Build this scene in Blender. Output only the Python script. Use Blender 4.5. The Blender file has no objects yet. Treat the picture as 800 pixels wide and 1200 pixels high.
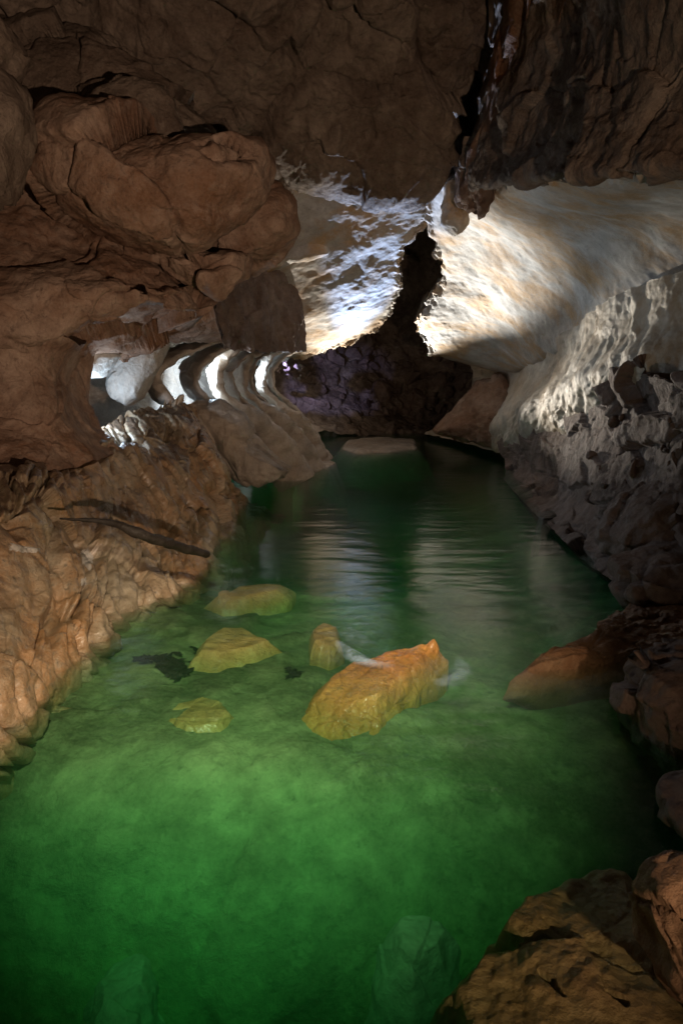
import bpy, math, random
import numpy as np
from mathutils import Vector

SC = bpy.context.scene
COL = SC.collection
random.seed(7)

# ------------------------------------------------------------------ camera
F = 796.0                     # focal length in photograph pixels (800 x 1200)
CAM_H = 2.5
PITCH = math.radians(12.0)
cp, sp = math.cos(PITCH), math.sin(PITCH)
cam_d = bpy.data.cameras.new('camera')
cam = bpy.data.objects.new('camera', cam_d)
COL.objects.link(cam)
cam.location = (0, 0, CAM_H)
cam.rotation_euler = (math.pi / 2 - PITCH, 0, 0)
cam_d.sensor_fit = 'VERTICAL'
cam_d.sensor_height = 36
cam_d.lens = 18.0 / (600.0 / F)
cam_d.clip_start = 0.05
cam_d.clip_end = 300
SC.camera = cam

def P(px, py, d):
    xc = (px - 400) / F * d
    yc = (600 - py) / F * d
    return np.array([xc, d * cp + yc * sp, CAM_H + yc * cp - d * sp])

def W(px, py, z=0.0):
    xc = (px - 400) / F
    yc = (600 - py) / F
    k = yc * cp - sp
    d = (z - CAM_H) / k
    return P(px, py, d)

# ------------------------------------------------------------------ world: no daylight reaches the cave
wd = bpy.data.worlds.new('World')
SC.world = wd
wd.use_nodes = True
bg = wd.node_tree.nodes['Background']
bg.inputs[0].default_value = (0.5, 0.42, 0.36, 1)
bg.inputs[1].default_value = 0.0

# ------------------------------------------------------------------ the cavers' lamps, plus an added fill for the chamber
def spot(name, loc, target, power, col, angle, blend=1.0, radius=0.08):
    l = bpy.data.lights.new(name, 'SPOT')
    l.energy = power; l.color = col; l.spot_size = math.radians(angle)
    l.spot_blend = blend; l.shadow_soft_size = radius
    o = bpy.data.objects.new(name, l); COL.objects.link(o)
    loc = Vector(loc); o.location = loc
    o.rotation_euler = (Vector(target) - loc).to_track_quat('-Z', 'Y').to_euler()
    return o

def point(name, loc, power, col, radius=0.08):
    l = bpy.data.lights.new(name, 'POINT')
    l.energy = power; l.color = col; l.shadow_soft_size = radius
    o = bpy.data.objects.new(name, l); COL.objects.link(o); o.location = Vector(loc)
    return o

COLD = (0.62, 0.80, 1.0)
WARM = (1.0, 0.66, 0.38)
spot('hidden_ceiling_lamp', P(405, 505, 22.5), P(556, 322, 15.9), 11000, (0.97, 0.95, 0.90), 28, 1.0, 0.06)
spot('hidden_wall_lamp', P(407, 505, 22.4), P(640, 452, 12.4), 5600, (1.0, 0.90, 0.76), 19, 1.0, 0.06)
spot('hidden_slab_lamp', P(403, 505, 22.4), P(405, 265, 14.9), 3600, (1.0, 0.90, 0.76), 46, 1.0, 0.06)
spot('hidden_blue_lamp', P(404, 505, 22.4), P(455, 202, 13.3), 14000, (0.34, 0.55, 1.0), 21, 1.0, 0.06)
point('chamber_fill', P(352, 446, 23.6), 45, (1.0, .8, .62), 0.05)  # added fill light, lifts the dim chamber rubble out of the dark
point('alcove_lamp', P(104, 480, 10.0), 60, COLD, 0.05)
point('fin_lamp', P(225, 436, 14.3), 290, COLD, 0.04)
point('fin_lamp', P(288, 434, 16.9), 150, COLD, 0.04)
spot('hand_lamp', (-0.5, 1.0, 4.2), W(312, 806), 1700, (1.0, 0.79, 0.54), 55, 1.0, 0.08)
spot('head_lamp', (2.0, -1.5, 1.5), P(150, 270, 9), 1700, (1.0, 0.70, 0.50), 82, 1.0, 0.06)
spot('far_lamp', P(330, 425, 22.0), P(392, 462, 29), 520, (0.42, 0.45, 1.0), 38, 0.6, 0.02)

SC.view_settings.view_transform = 'Standard'
SC.view_settings.look = 'None'
SC.view_settings.exposure = 0.0
SC.view_settings.gamma = 1.0
cy = SC.cycles
cy.max_bounces = 6; cy.diffuse_bounces = 3; cy.glossy_bounces = 2
cy.transmission_bounces = 4; cy.transparent_max_bounces = 8; cy.volume_bounces = 0
cy.sample_clamp_indirect = 4.0
cy.use_denoising = True

# ------------------------------------------------------------------ noise
_rs = np.random.RandomState(11)
_perm = np.concatenate([_rs.permutation(256)] * 3).astype(np.int64)
_g = _rs.normal(size=(256, 3)); _g /= np.linalg.norm(_g, axis=1)[:, None]
_rnd = _rs.rand(256, 8)

def perlin(p):
    i = np.floor(p).astype(np.int64); f = p - i; i &= 255
    u = f * f * f * (f * (f * 6 - 15) + 10)
    out = 0
    for dx in (0, 1):
        for dy in (0, 1):
            for dz in (0, 1):
                h = _perm[_perm[_perm[(i[:, 0] + dx) & 255] + ((i[:, 1] + dy) & 255)] + ((i[:, 2] + dz) & 255)]
                gr = _g[h]
                d = gr[:, 0] * (f[:, 0] - dx) + gr[:, 1] * (f[:, 1] - dy) + gr[:, 2] * (f[:, 2] - dz)
                w = (u[:, 0] if dx else 1 - u[:, 0]) * (u[:, 1] if dy else 1 - u[:, 1]) * (u[:, 2] if dz else 1 - u[:, 2])
                out = out + w * d
    return out

def fbm(p, s, octv=4, ridge=False, gain=0.5):
    a, t, q = 1.0, 0.0, p / s
    for k in range(octv):
        n = perlin(q + 17.3 * k)
        if ridge: n = 0.5 - np.abs(n) * 1.6
        t = t + a * n
        a *= gain; q = q * 2.03
    return t

def facets(p, s, tilt=0.5, step=0.3, crack=0.09, seed=0):
    """broken-block relief: every Worley cell is a tilted plane, with a groove along cell borders"""
    q = p / s + seed * 3.71
    i = np.floor(q).astype(np.int64)
    f1 = np.full(len(q), 1e9); f2 = f1.copy(); val = np.zeros(len(q))
    for dx in (-1, 0, 1):
        for dy in (-1, 0, 1):
            for dz in (-1, 0, 1):
                c = i + np.array([dx, dy, dz]); cc = c & 255
                h = _perm[_perm[_perm[cc[:, 0]] + cc[:, 1]] + cc[:, 2]]
                pt = c + _rnd[h, :3]
                dv = q - pt
                dist = (dv * dv).sum(1)
                v = (dv * (_g[h])).sum(1) * tilt + (_rnd[h, 3] - 0.5) * 2 * step
                near = dist < f1
                f2 = np.where(near, f1, np.minimum(f2, dist))
                val = np.where(near, v, val)
                f1 = np.where(near, dist, f1)
    e = np.sqrt(f2) - np.sqrt(f1)
    return (val - crack * np.clip(1 - e / 0.05, 0, 1) ** 1.5) * s

# ------------------------------------------------------------------ mesh helpers
def make(name, verts, faces, mat, parent=None, kind=None, smooth=True, link=True):
    verts = np.asarray(verts, dtype=np.float32)
    me = bpy.data.meshes.new(name)
    if isinstance(faces, np.ndarray) and faces.ndim == 2:
        n, k = faces.shape
        me.vertices.add(len(verts)); me.vertices.foreach_set('co', verts.ravel())
        me.loops.add(n * k); me.loops.foreach_set('vertex_index', faces.astype(np.int32).ravel())
        me.polygons.add(n); me.polygons.foreach_set('loop_start', np.arange(0, n * k, k, dtype=np.int32))
        me.update(calc_edges=True)
        me.validate()
    else:
        me.from_pydata(verts.tolist(), [], [tuple(int(a) for a in f) for f in faces])
    if smooth:
        me.polygons.foreach_set('use_smooth', np.ones(len(me.polygons), dtype=bool))
    me.materials.append(mat)
    o = bpy.data.objects.new(name, me)
    COL.objects.link(o)
    if parent is not None: o.parent = parent
    if kind: o['kind'] = kind
    return o

def tag(o, label, cat, group=None):
    o['label'] = label; o['category'] = cat
    if group: o['group'] = group
    return o

def spline(n_in, n_out):
    """Catmull-Rom matrix n_out x n_in"""
    M = np.zeros((n_out, n_in))
    for a, t in enumerate(np.linspace(0, n_in - 1, n_out)):
        i = min(int(t), n_in - 2); f = t - i
        w = [-.5*f**3 + f*f - .5*f, 1.5*f**3 - 2.5*f*f + 1, -1.5*f**3 + 2*f*f + .5*f, .5*f**3 - .5*f*f]
        for k, wk in zip((i-1, i, i+1, i+2), w):
            if k < 0: M[a, 0] += 2*wk; M[a, 1] -= wk
            elif k > n_in - 1: M[a, n_in-1] += 2*wk; M[a, n_in-2] -= wk
            else: M[a, k] += wk
    return M

def displace(v, nrm, D, uv=None):
    """D: list of relief terms, all in metres"""
    h = np.zeros(len(v)); w = v.copy()
    warp = D.get('warp', 0)
    if warp:
        for k in range(3):
            w[:, k] += warp * fbm(v + 31.7 * k, 0.9, 3)
    for (s, a, o) in D.get('fbm', []): h += a * fbm(w, s, o)
    for (s, a, o) in D.get('ridge', []): h += a * fbm(w + 5.2, s, o, True)
    for t in D.get('facet', []):
        s, a = t[0], t[1]
        h += a * facets(w * np.array(t[2] if len(t) > 2 else (1, 1, 1)), s, seed=t[3] if len(t) > 3 else 0)
    msk = np.clip(.55 + 1.5 * fbm(v + 7.7, 1.3, 3), .05, 1.3) if D.get('aniso') else 1
    for (axes, scl, a, o) in D.get('aniso', []):
        q = np.stack([w @ np.array(ax) / sc_ for ax, sc_ in zip(axes, scl)], 1)
        h += a * msk * fbm(q, 1.0, o)
    for (axes, scl, a, o) in D.get('anridge', []):
        q = np.stack([w @ np.array(ax) / sc_ for ax, sc_ in zip(axes, scl)], 1)
        h += a * fbm(q, 1.0, o, True)
    if uv is not None:
        for (wl, vl, a, o) in D.get('flute', []):
            q = np.stack([uv[:, 0] / wl + 0.35 * fbm(v, 0.8, 2), uv[:, 1] / vl, np.zeros(len(v)) + 3.3], 1)
            h += a * fbm(q, 1.0, o, True)
    if uv is not None:
        for (wl, vl, a, w_) in D.get('rill', []):
            q = np.stack([uv[:, 0] / wl + 0.45 * fbm(v, 0.7, 3), uv[:, 1] / vl, np.zeros(len(v)) + 8.1], 1)
            h -= a * np.exp(-(perlin(q) / w_) ** 2) * np.clip(.5 + 1.6 * fbm(v + 4.4, .8, 2), 0, 1)
    out = v + nrm * h[:, None]
    j = D.get('jit', 0)
    if j:
        js = D.get('jits', 0.35)
        for k in range(3):
            out[:, k] += j * fbm(v + 91.3 * (k + 1), js, 4)
    return out

def grid_normals(G, eye):
    du = np.gradient(G, axis=1); dv = np.gradient(G, axis=0)
    n = np.cross(du, dv)
    n /= np.linalg.norm(n, axis=2)[:, :, None] + 1e-9
    s = ((eye - G) * n).sum()
    return n if s > 0 else -n

def sheet(name, rows, nu, nv, D, mat, back=1.2, eye=None, world=False, capped=False, **kw):
    """a sculpted rock mass: its front is a smooth patch through control points, then broken relief; its back is closed"""
    C = np.array([[(np.array(c) if world else P(*c)) for c in r] for r in rows])
    Mu, Mv = spline(C.shape[1], nu), spline(C.shape[0], nv)
    G = np.einsum('ai,ijk->ajk', Mv, C); G = np.einsum('bj,ajk->abk', Mu, G)
    eye = np.array([0, 0, CAM_H]) if eye is None else np.array(eye)
    N = grid_normals(G, eye)
    U = np.concatenate([np.zeros((nv, 1)), np.cumsum(np.linalg.norm(np.diff(G, axis=1), axis=2), 1)], 1)
    V = np.concatenate([np.zeros((1, nu)), np.cumsum(np.linalg.norm(np.diff(G, axis=0), axis=2), 0)], 0)
    U[:] = U.mean(0)[None, :]
    v = displace(G.reshape(-1, 3), N.reshape(-1, 3), D, np.stack([U.ravel(), V.ravel()], 1))
    idx = np.arange(nu * nv).reshape(nv, nu)
    if D.get('ejit'):                      # ragged broken rim
        jj, ii = np.meshgrid(np.arange(nu), np.arange(nv))
        wt = np.exp(-(np.minimum(np.minimum(jj, nu - 1 - jj), np.minimum(ii, nv - 1 - ii)) / 9.0) ** 2).ravel()
        for k in range(3):
            v[:, k] += D['ejit'] * wt * (fbm(v + 57.3 * (k + 1), .45, 5, gain=.65))
    f = np.stack([idx[:-1, :-1], idx[:-1, 1:], idx[1:, 1:], idx[1:, :-1]], -1).reshape(-1, 4)
    if back:
        ring = np.concatenate([idx[0, :], idx[1:, -1], idx[-1, -2::-1], idx[-2:0:-1, 0]])
        dirs = v[ring] - eye; dirs /= np.linalg.norm(dirs, axis=1)[:, None]
        nr = N.reshape(-1, 3)[ring]
        b1 = v[ring] + (dirs * 0.6 - nr * 0.6) * back
        n0 = len(v); m = len(ring)
        cen = b1.mean(0) - nr.mean(0) * back * 0.3
        v = np.concatenate([v, b1, cen[None]])
        k = np.arange(m); k2 = (k + 1) % m
        sk = np.stack([ring[k], ring[k2], n0 + k2, n0 + k], 1)
        cap = np.stack([n0 + k, n0 + k2, np.full(m, n0 + m), np.full(m, n0 + m)], 1)
        faces = [tuple(a) for a in f] + [tuple(a) for a in sk] + ([tuple(a[:3]) for a in cap] if capped else [])
        o = make(name, v, faces, mat, **kw)
    else:
        o = make(name, v, f, mat, **kw)
    return o

def _radial(poly, th):
    """distance from the polygon's centre along each angle (2-D)"""
    poly = np.array(poly, float)
    # area centroid
    x, y = poly[:, 0], poly[:, 1]; x2, y2 = np.roll(x, -1), np.roll(y, -1)
    cr = x * y2 - x2 * y; A = cr.sum() / 2
    c = np.array([((x + x2) * cr).sum(), ((y + y2) * cr).sum()]) / (6 * A)
    a = poly - c; b = np.roll(a, -1, axis=0)
    r = np.zeros(len(th))
    for k, t in enumerate(th):
        d = np.array([math.cos(t), math.sin(t)])
        best = 0
        for p0, p1 in zip(a, b):
            e = p1 - p0
            den = d[0] * e[1] - d[1] * e[0]
            if abs(den) < 1e-9: continue
            s = (p0[0] * e[1] - p0[1] * e[0]) / den
            u = (p0[0] * d[1] - p0[1] * d[0]) / den
            if -1e-6 <= u <= 1 + 1e-6 and s > best: best = s
        r[k] = best
    return c, r

def blob(name, outline, d, thick, D, mat, nth=150, nph=90, tx=0.0, ty=0.0, sq=0.75, **kw):
    """a closed boulder: outline seen from the river, own depth and thickness"""
    th = np.linspace(0, 2 * math.pi, nth, endpoint=False)
    c, r = _radial(outline, th)
    ph = np.linspace(0.001, math.pi - 0.001, nph)
    pts = []
    for a in ph:
        s = math.sin(a) ** 0.8; z = math.copysign(abs(math.cos(a)) ** sq, math.cos(a))
        for k, t in enumerate(th):
            px = c[0] + r[k] * s * math.cos(t); py = c[1] + r[k] * s * math.sin(t)
            dd = d + tx * (px - c[0]) / 100 + ty * (py - c[1]) / 100
            pts.append(P(px, py, dd) + np.array([0, 1, 0]) * (-thick * z))
    G = np.array(pts).reshape(nph, nth, 3)
    cen = G.reshape(-1, 3).mean(0)
    N = G - cen; N /= np.linalg.norm(N, axis=2)[:, :, None]
    # closer to true normal
    du = np.roll(G, -1, 1) - np.roll(G, 1, 1); dv = np.gradient(G, axis=0)
    n2 = np.cross(du, dv); l = np.linalg.norm(n2, axis=2)[:, :, None]
    n2 = np.where(l > 1e-9, n2 / (l + 1e-12), N)
    sgn = np.sign((n2 * N).sum(2)).mean()
    N = N * 0.4 + n2 * (1 if sgn > 0 else -1) * 0.6
    N /= np.linalg.norm(N, axis=2)[:, :, None] + 1e-9
    v = displace(G.reshape(-1, 3), N.reshape(-1, 3), D)
    idx = np.arange(nth * nph).reshape(nph, nth)
    i2 = np.roll(idx, -1, 1)
    f = np.stack([idx[:-1], i2[:-1], i2[1:], idx[1:]], -1).reshape(-1, 4)
    return make(name, v, f if sgn > 0 else f[:, ::-1].copy(), mat, **kw)

def mound(name, outline, zt, zb, D, mat, nth=170, nr=80, peak=None, tilt=(0, 0), cracks=(), spread=1.5, start=.88, under=False, **kw):
    """a rock lying on the river bed: plan outline on the water plane, top at zt, foot at zb"""
    pl = [W(px, py, zt)[:2] for px, py in outline]
    th = np.linspace(0, 2 * math.pi, nth, endpoint=False)
    c, r = _radial(pl, th)
    rr = np.linspace(0.0, spread, nr)
    R = (np.where(rr < 1, rr, 1 - (rr - 1) * 2.2) if under else rr)[:, None] * r[None, :]
    X = c[0] + R * np.cos(th); Y = c[1] + R * np.sin(th)
    s = np.clip(rr, 0, None)[:, None]
    H = zt - (zt - zb) * (0.06 * s ** 2 + 1.0 * np.clip((s - start) / (spread - start), 0, 1) ** 1.2)
    H = H - (0 if under else np.where(s > spread * .975, .9, 0))
    Z = H + tilt[0] * (X - c[0]) + tilt[1] * (Y - c[1])
    if peak is not None:
        for (qx, qy, hz, wd_) in peak:
            q = W(qx, qy, zt)
            Z = Z + hz * np.exp(-((X - q[0]) ** 2 + (Y - q[1]) ** 2) / wd_ ** 2)
    for (line, cw, cd) in cracks:
        q = np.array([W(a, b, zt)[:2] for a, b in line]); dist = np.full(X.shape, 1e9)
        wob = (0.05 * fbm(np.stack([X.ravel(), Y.ravel(), 0 * X.ravel()], 1), .18, 3)).reshape(X.shape)
        for p0, p1 in zip(q[:-1], q[1:]):
            e = p1 - p0; t = np.clip(((X - p0[0]) * e[0] + (Y - p0[1]) * e[1]) / (e @ e), 0, 1)
            dist = np.minimum(dist, np.hypot(X - p0[0] - t * e[0], Y - p0[1] - t * e[1]))
        Z = Z - cd * np.exp(-((dist + wob) / cw) ** 4)
    G = np.stack([X, Y, Z], -1)
    N = np.stack([np.cos(th)[None, :] * np.clip(s - .3, 0, 1), np.sin(th)[None, :] * np.clip(s - .3, 0, 1), np.ones_like(R)], -1)
    N /= np.linalg.norm(N, axis=2)[:, :, None]
    v = displace(G.reshape(-1, 3), N.reshape(-1, 3), D)
    idx = np.arange(nth * nr).reshape(nr, nth); i2 = np.roll(idx, -1, 1)
    f = np.stack([idx[:-1], idx[1:], i2[1:], i2[:-1]], -1).reshape(-1, 4)
    faces = [tuple(a) for a in f[nth:]] + [(0, int(a[1]), int(a[2])) for a in f[:nth]] + [tuple(idx[-1, ::-1])]
    return make(name, v, faces, mat, **kw)

# ------------------------------------------------------------------ materials
def new_mat(name):
    m = bpy.data.materials.new(name); m.use_nodes = True
    nt = m.node_tree; nt.nodes.clear()
    out = nt.nodes.new('ShaderNodeOutputMaterial')
    return m, nt, out

def rock(name, base, alt, stain, stain_amt=0.5, dark=0.5, rough=0.75, bump=0.6, axes=None, scl=(1, 1, 1), spec=0.35, fine=1.0, wet=0.0, streak=0.5, mud=None, pale=0.5):
    m, nt, out = new_mat(name)
    N, L = nt.nodes, nt.links
    geo = N.new('ShaderNodeNewGeometry')
    vec = geo.outputs['Position']
    def noise(v, s, det=8, r=0.6, dist=0.0):
        n = N.new('ShaderNodeTexNoise'); n.inputs['Scale'].default_value = s
        n.inputs['Detail'].default_value = det; n.inputs['Roughness'].default_value = r
        n.inputs['Distortion'].default_value = dist
        L.new(v, n.inputs['Vector']); return n.outputs['Fac']
    def ramp(fac, a, b, ca=(0, 0, 0, 1), cb=(1, 1, 1, 1)):
        r_ = N.new('ShaderNodeValToRGB'); r_.color_ramp.elements[0].position = a; r_.color_ramp.elements[1].position = b
        r_.color_ramp.elements[0].color = ca; r_.color_ramp.elements[1].color = cb
        L.new(fac, r_.inputs[0]); return r_.outputs[0]
    def mix(fac, a, b, mode='MIX'):
        x = N.new('ShaderNodeMix'); x.data_type = 'RGBA'; x.blend_type = mode
        if isinstance(fac, float): x.inputs[0].default_value = fac
        else: L.new(fac, x.inputs[0])
        for s_, val in ((6, a), (7, b)):
            if isinstance(val, tuple): x.inputs[s_].default_value = (*val, 1)
            else: L.new(val, x.inputs[s_])
        return x.outputs[2]
    def mul(a, b):
        x = N.new('ShaderNodeMath'); x.operation = 'MULTIPLY'
        for k, val in ((0, a), (1, b)):
            if isinstance(val, float): x.inputs[k].default_value = val
            else: L.new(val, x.inputs[k])
        return x.outputs[0]
    avec = vec
    if axes is not None:
        comb = N.new('ShaderNodeCombineXYZ')
        for k in range(3):
            dt = N.new('ShaderNodeVectorMath'); dt.operation = 'DOT_PRODUCT'
            L.new(vec, dt.inputs[0]); dt.inputs[1].default_value = tuple(np.array(axes[k]) / scl[k])
            L.new(dt.outputs['Value'], comb.inputs[k])
        avec = comb.outputs[0]
    c = mix(ramp(noise(vec, 0.9, 10, 0.68), 0.40, 0.60), tuple(x * 0.75 for x in base), tuple(min(.85, x * 1.12) for x in alt))
    c = mix(mul(ramp(noise(avec, 0.7 if axes is None else 1.0, 8, 0.62, 0.4), 0.44, 0.60), stain_amt), c, stain)
    # streaky tone changes and small dark specks
    c = mix(mul(ramp(noise(avec, 3.5, 10, 0.7), 0.42, 0.62), streak), c, tuple(x * 0.5 for x in base))
    c = mix(mul(ramp(noise(vec, 5.5, 10, 0.72), 0.52, 0.66), pale), c, tuple(min(.85, x * 1.35 + .02) for x in alt))
    c = mix(mul(ramp(noise(vec, 11.0, 9, 0.78), 0.53, 0.66), dark), c, tuple(x * 0.25 for x in base))
    c = mix(mul(ramp(noise(vec, 30.0, 6, 0.7), 0.30, 0.70), 0.45), c, mix(0.5, c, tuple(min(0.85, x * 1.5) for x in alt)))
    if mud is not None:            # silt settles on the flat treads
        sx = N.new('ShaderNodeSeparateXYZ'); L.new(geo.outputs['Normal'], sx.inputs[0])
        sz = N.new('ShaderNodeSeparateXYZ'); L.new(vec, sz.inputs[0])
        hz = N.new('ShaderNodeMapRange'); L.new(sz.outputs['Z'], hz.inputs[0]); hz.inputs[1].default_value = .45; hz.inputs[2].default_value = .95
        c = mix(mul(mul(ramp(sx.outputs['Z'], .55, .85), ramp(noise(vec, 1.6, 6), .3, .55)), hz.outputs[0]), c, mud)
    bs = N.new('ShaderNodeBsdfPrincipled')
    L.new(c, bs.inputs['Base Color'])
    rr = N.new('ShaderNodeMapRange'); L.new(noise(vec, 4.0, 6, 0.6), rr.inputs[0])
    rr.inputs[3].default_value = max(0.08, rough - 0.25); rr.inputs[4].default_value = min(1, rough + 0.2)
    L.new(rr.outputs[0], bs.inputs['Roughness'])
    bs.inputs['Specular IOR Level'].default_value = spec
    bs.inputs['Coat Weight'].default_value = wet
    bs.inputs['Coat Roughness'].default_value = 0.25
    # relief: coarse, pitted and grainy
    b1 = N.new('ShaderNodeBump'); b1.inputs['Strength'].default_value = bump; b1.inputs['Distance'].default_value = 0.10
    L.new(noise(avec if axes is not None else vec, 4.0, 12, 0.66, 0.3), b1.inputs['Height'])
    b2 = N.new('ShaderNodeBump'); b2.inputs['Strength'].default_value = bump * 0.8; b2.inputs['Distance'].default_value = 0.03
    vo = N.new('ShaderNodeTexVoronoi'); vo.feature = 'F1'; vo.inputs['Scale'].default_value = 9.0 * fine
    L.new(vec, vo.inputs['Vector'])
    wv = mul(vo.outputs['Distance'], 1.0)
    ad = N.new('ShaderNodeMath'); ad.operation = 'ADD'; L.new(wv, ad.inputs[0]); L.new(noise(vec, 26.0 * fine, 8, 0.7), ad.inputs[1])
    L.new(ad.outputs[0], b2.inputs['Height']); L.new(b1.outputs[0], b2.inputs['Normal'])
    b3 = N.new('ShaderNodeBump'); b3.inputs['Strength'].default_value = min(1, bump * 0.9); b3.inputs['Distance'].default_value = 0.05
    rg = N.new('ShaderNodeTexNoise'); rg.noise_type = 'RIDGED_MULTIFRACTAL'; rg.inputs['Scale'].default_value = 2.2; rg.inputs['Detail'].default_value = 9
    rg.inputs['Roughness'].default_value = .62; rg.inputs['Distortion'].default_value = .5; L.new(vec, rg.inputs['Vector'])
    L.new(rg.outputs['Fac'], b3.inputs['Height']); b3.invert = True; L.new(b2.outputs[0], b3.inputs['Normal'])
    L.new(b3.outputs[0], bs.inputs['Normal'])
    L.new(bs.outputs[0], out.inputs['Surface'])
    return m

def unit(v): v = np.array(v, float); return v / np.linalg.norm(v)
# lines of flow scallops on the ceiling run along s_dir
s_dir = unit(P(690, 340, 12.6) - P(560, 275, 14.2))
s_nor = unit(np.cross(s_dir, P(600, 400, 17) - P(560, 275, 14.2)))
s_crs = np.cross(s_nor, s_dir)
CEIL_AX = (s_dir, s_crs, s_nor)

M_BROWN = rock('brown_limestone', (0.24, 0.125, 0.075), (0.38, 0.28, 0.215), (0.20, 0.09, 0.04), 0.7, 0.7, 0.85, 0.75, spec=.2)
M_UPPER = rock('dark_limestone', (0.17, 0.12, 0.09), (0.30, 0.24, 0.19), (0.11, 0.07, 0.05), 0.75, 0.7, 0.85, 0.95, spec=.2)
M_CEIL = rock('scalloped_limestone', (0.42, 0.39, 0.35), (0.50, 0.48, 0.45), (0.44, 0.26, 0.10), 1.0, 0.5, 0.8, 0.13, CEIL_AX, (1.5, 0.8, 1.0), streak=0.35, pale=.2)
M_FLOW = rock('cream_flowstone', (0.47, 0.41, 0.32), (0.55, 0.50, 0.42), (0.45, 0.30, 0.15), 0.5, 0.3, 0.6, 0.35, streak=0.3, pale=.3)
M_ORANGE = rock('orange_flowstone', (0.26, 0.13, 0.07), (0.26, 0.19, 0.14), (0.34, 0.13, 0.05), 0.7, 0.6, 0.7, 0.8, spec=.2)
M_RUST = rock('rusty_rock', (0.30, 0.155, 0.075), (0.38, 0.24, 0.13), (0.32, 0.12, 0.04), 0.6, 0.8, 0.6, 0.9, spec=.35)
M_BANK = rock('ochre_bank_rock', (0.27, 0.185, 0.09), (0.42, 0.37, 0.28), (0.40, 0.19, 0.06), 0.8, 0.95, 0.34, 0.6, spec=0.5, wet=0.3, mud=(.13, .085, .055))
M_GREY = rock('grey_limestone', (0.38, 0.33, 0.28), (0.46, 0.40, 0.34), (0.34, 0.24, 0.15), 0.5, 0.5, 0.6, 0.5)
M_RUBBLE = rock('muddy_rubble', (0.15, 0.11, 0.09), (0.23, 0.175, 0.145), (0.14, 0.08, 0.05), 0.6, 0.7, 0.8, 0.7, spec=.25)
M_GOLD = rock('golden_river_rock', (0.58, 0.35, 0.12), (0.62, 0.44, 0.18), (0.50, 0.21, 0.05), 0.6, 0.7, 0.35, 0.9, spec=0.5, wet=.2)
M_AMBER = rock('amber_river_rock', (0.72, 0.30, 0.07), (0.74, 0.38, 0.11), (0.55, 0.16, 0.03), 0.6, 0.7, 0.3, 1.0, spec=0.5, wet=.3)
M_SLAB = rock('brown_river_slab', (0.46, 0.28, 0.10), (0.50, 0.34, 0.15), (0.40, 0.18, 0.05), 0.6, 0.2, 0.5, 0.6, spec=.4)
M_BED = rock('silty_river_bed', (0.17, 0.19, 0.09), (0.36, 0.36, 0.20), (0.07, 0.065, 0.03), 1.0, 0.7, 0.9, 0.6, streak=0.5)
M_WHITE = rock('white_calcite', (0.50, 0.49, 0.46), (0.58, 0.57, 0.54), (0.45, 0.36, 0.28), 0.5, 0.4, 0.7, 0.6, streak=0.3)
M_BLACK = rock('wet_black_rock', (0.04, 0.035, 0.03), (0.06, 0.05, 0.04), (0.03, 0.02, 0.02), 0.5, 0.4, 0.4, 0.6)

# ------------------------------------------------------------------ the cave itself
# outer shell, closed behind the photographer and beyond the far chamber
rows = []
for y in (-7, -5, 0, 6, 12, 18, 25, 31, 36, 39):
    k = 0.25 if y in (-7, 39) else 1
    rx, rz = (7.5 if y < 20 else 9) * k, 6.5 * k
    rows.append([(rx * math.cos(t), y, 3.0 + rz * math.sin(t)) for t in np.linspace(0, 2 * math.pi, 17)])
sheet('cave_shell', rows, 160, 160, dict(fbm=[(3, .5, 4)], facet=[(1.6, .25)]), M_UPPER, back=0, world=True, kind='structure')

BLOCK = dict(warp=0.18, facet=[(2.4, .55, (1, 1, .6), 9), (1.0, .36, (1, 1, .7)), (0.4, .14, (1, 1, 1), 3)], fbm=[(.3, .03, 4), (.12, .02, 3)], ridge=[(.5, .04, 3)], jit=.05)
# upper back wall, fractured into upright blocks
sheet('upper_back_wall', [
    [(-80, -90, 7.4), (60, -90, 8), (180, -90, 8.2), (300, -90, 8.6), (400, -90, 9), (500, -90, 9.2), (570, -90, 9.8), (640, -90, 11)],
    [(-80, 20, 8.8), (60, 20, 9.2), (180, 20, 9.3), (300, 20, 9.6), (400, 20, 10), (500, 20, 10.2), (580, 20, 10.7), (640, 20, 12)],
    [(-80, 100, 9.4), (60, 100, 9.8), (180, 100, 10), (300, 100, 10.6), (400, 100, 11.2), (500, 110, 11.4), (560, 110, 11.9), (640, 110, 13.4)],
    [(-80, 160, 10), (60, 160, 10.2), (180, 160, 10.6), (300, 155, 11.4), (400, 165, 11.8), (490, 165, 12.2), (540, 165, 13.2), (640, 160, 15)],
    [(-80, 230, 10.4), (60, 230, 10.6), (180, 210, 11), (290, 178, 12), (390, 192, 12.3), (480, 205, 12.8), (545, 200, 14), (640, 190, 15.5)],
    [(-80, 240, 11.4), (60, 240, 11.6), (180, 215, 12), (290, 176, 13.2), (390, 188, 13.6), (480, 200, 14.2), (545, 198, 15), (640, 188, 16.5)]],
    420, 190, BLOCK, M_UPPER, kind='structure')

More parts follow.
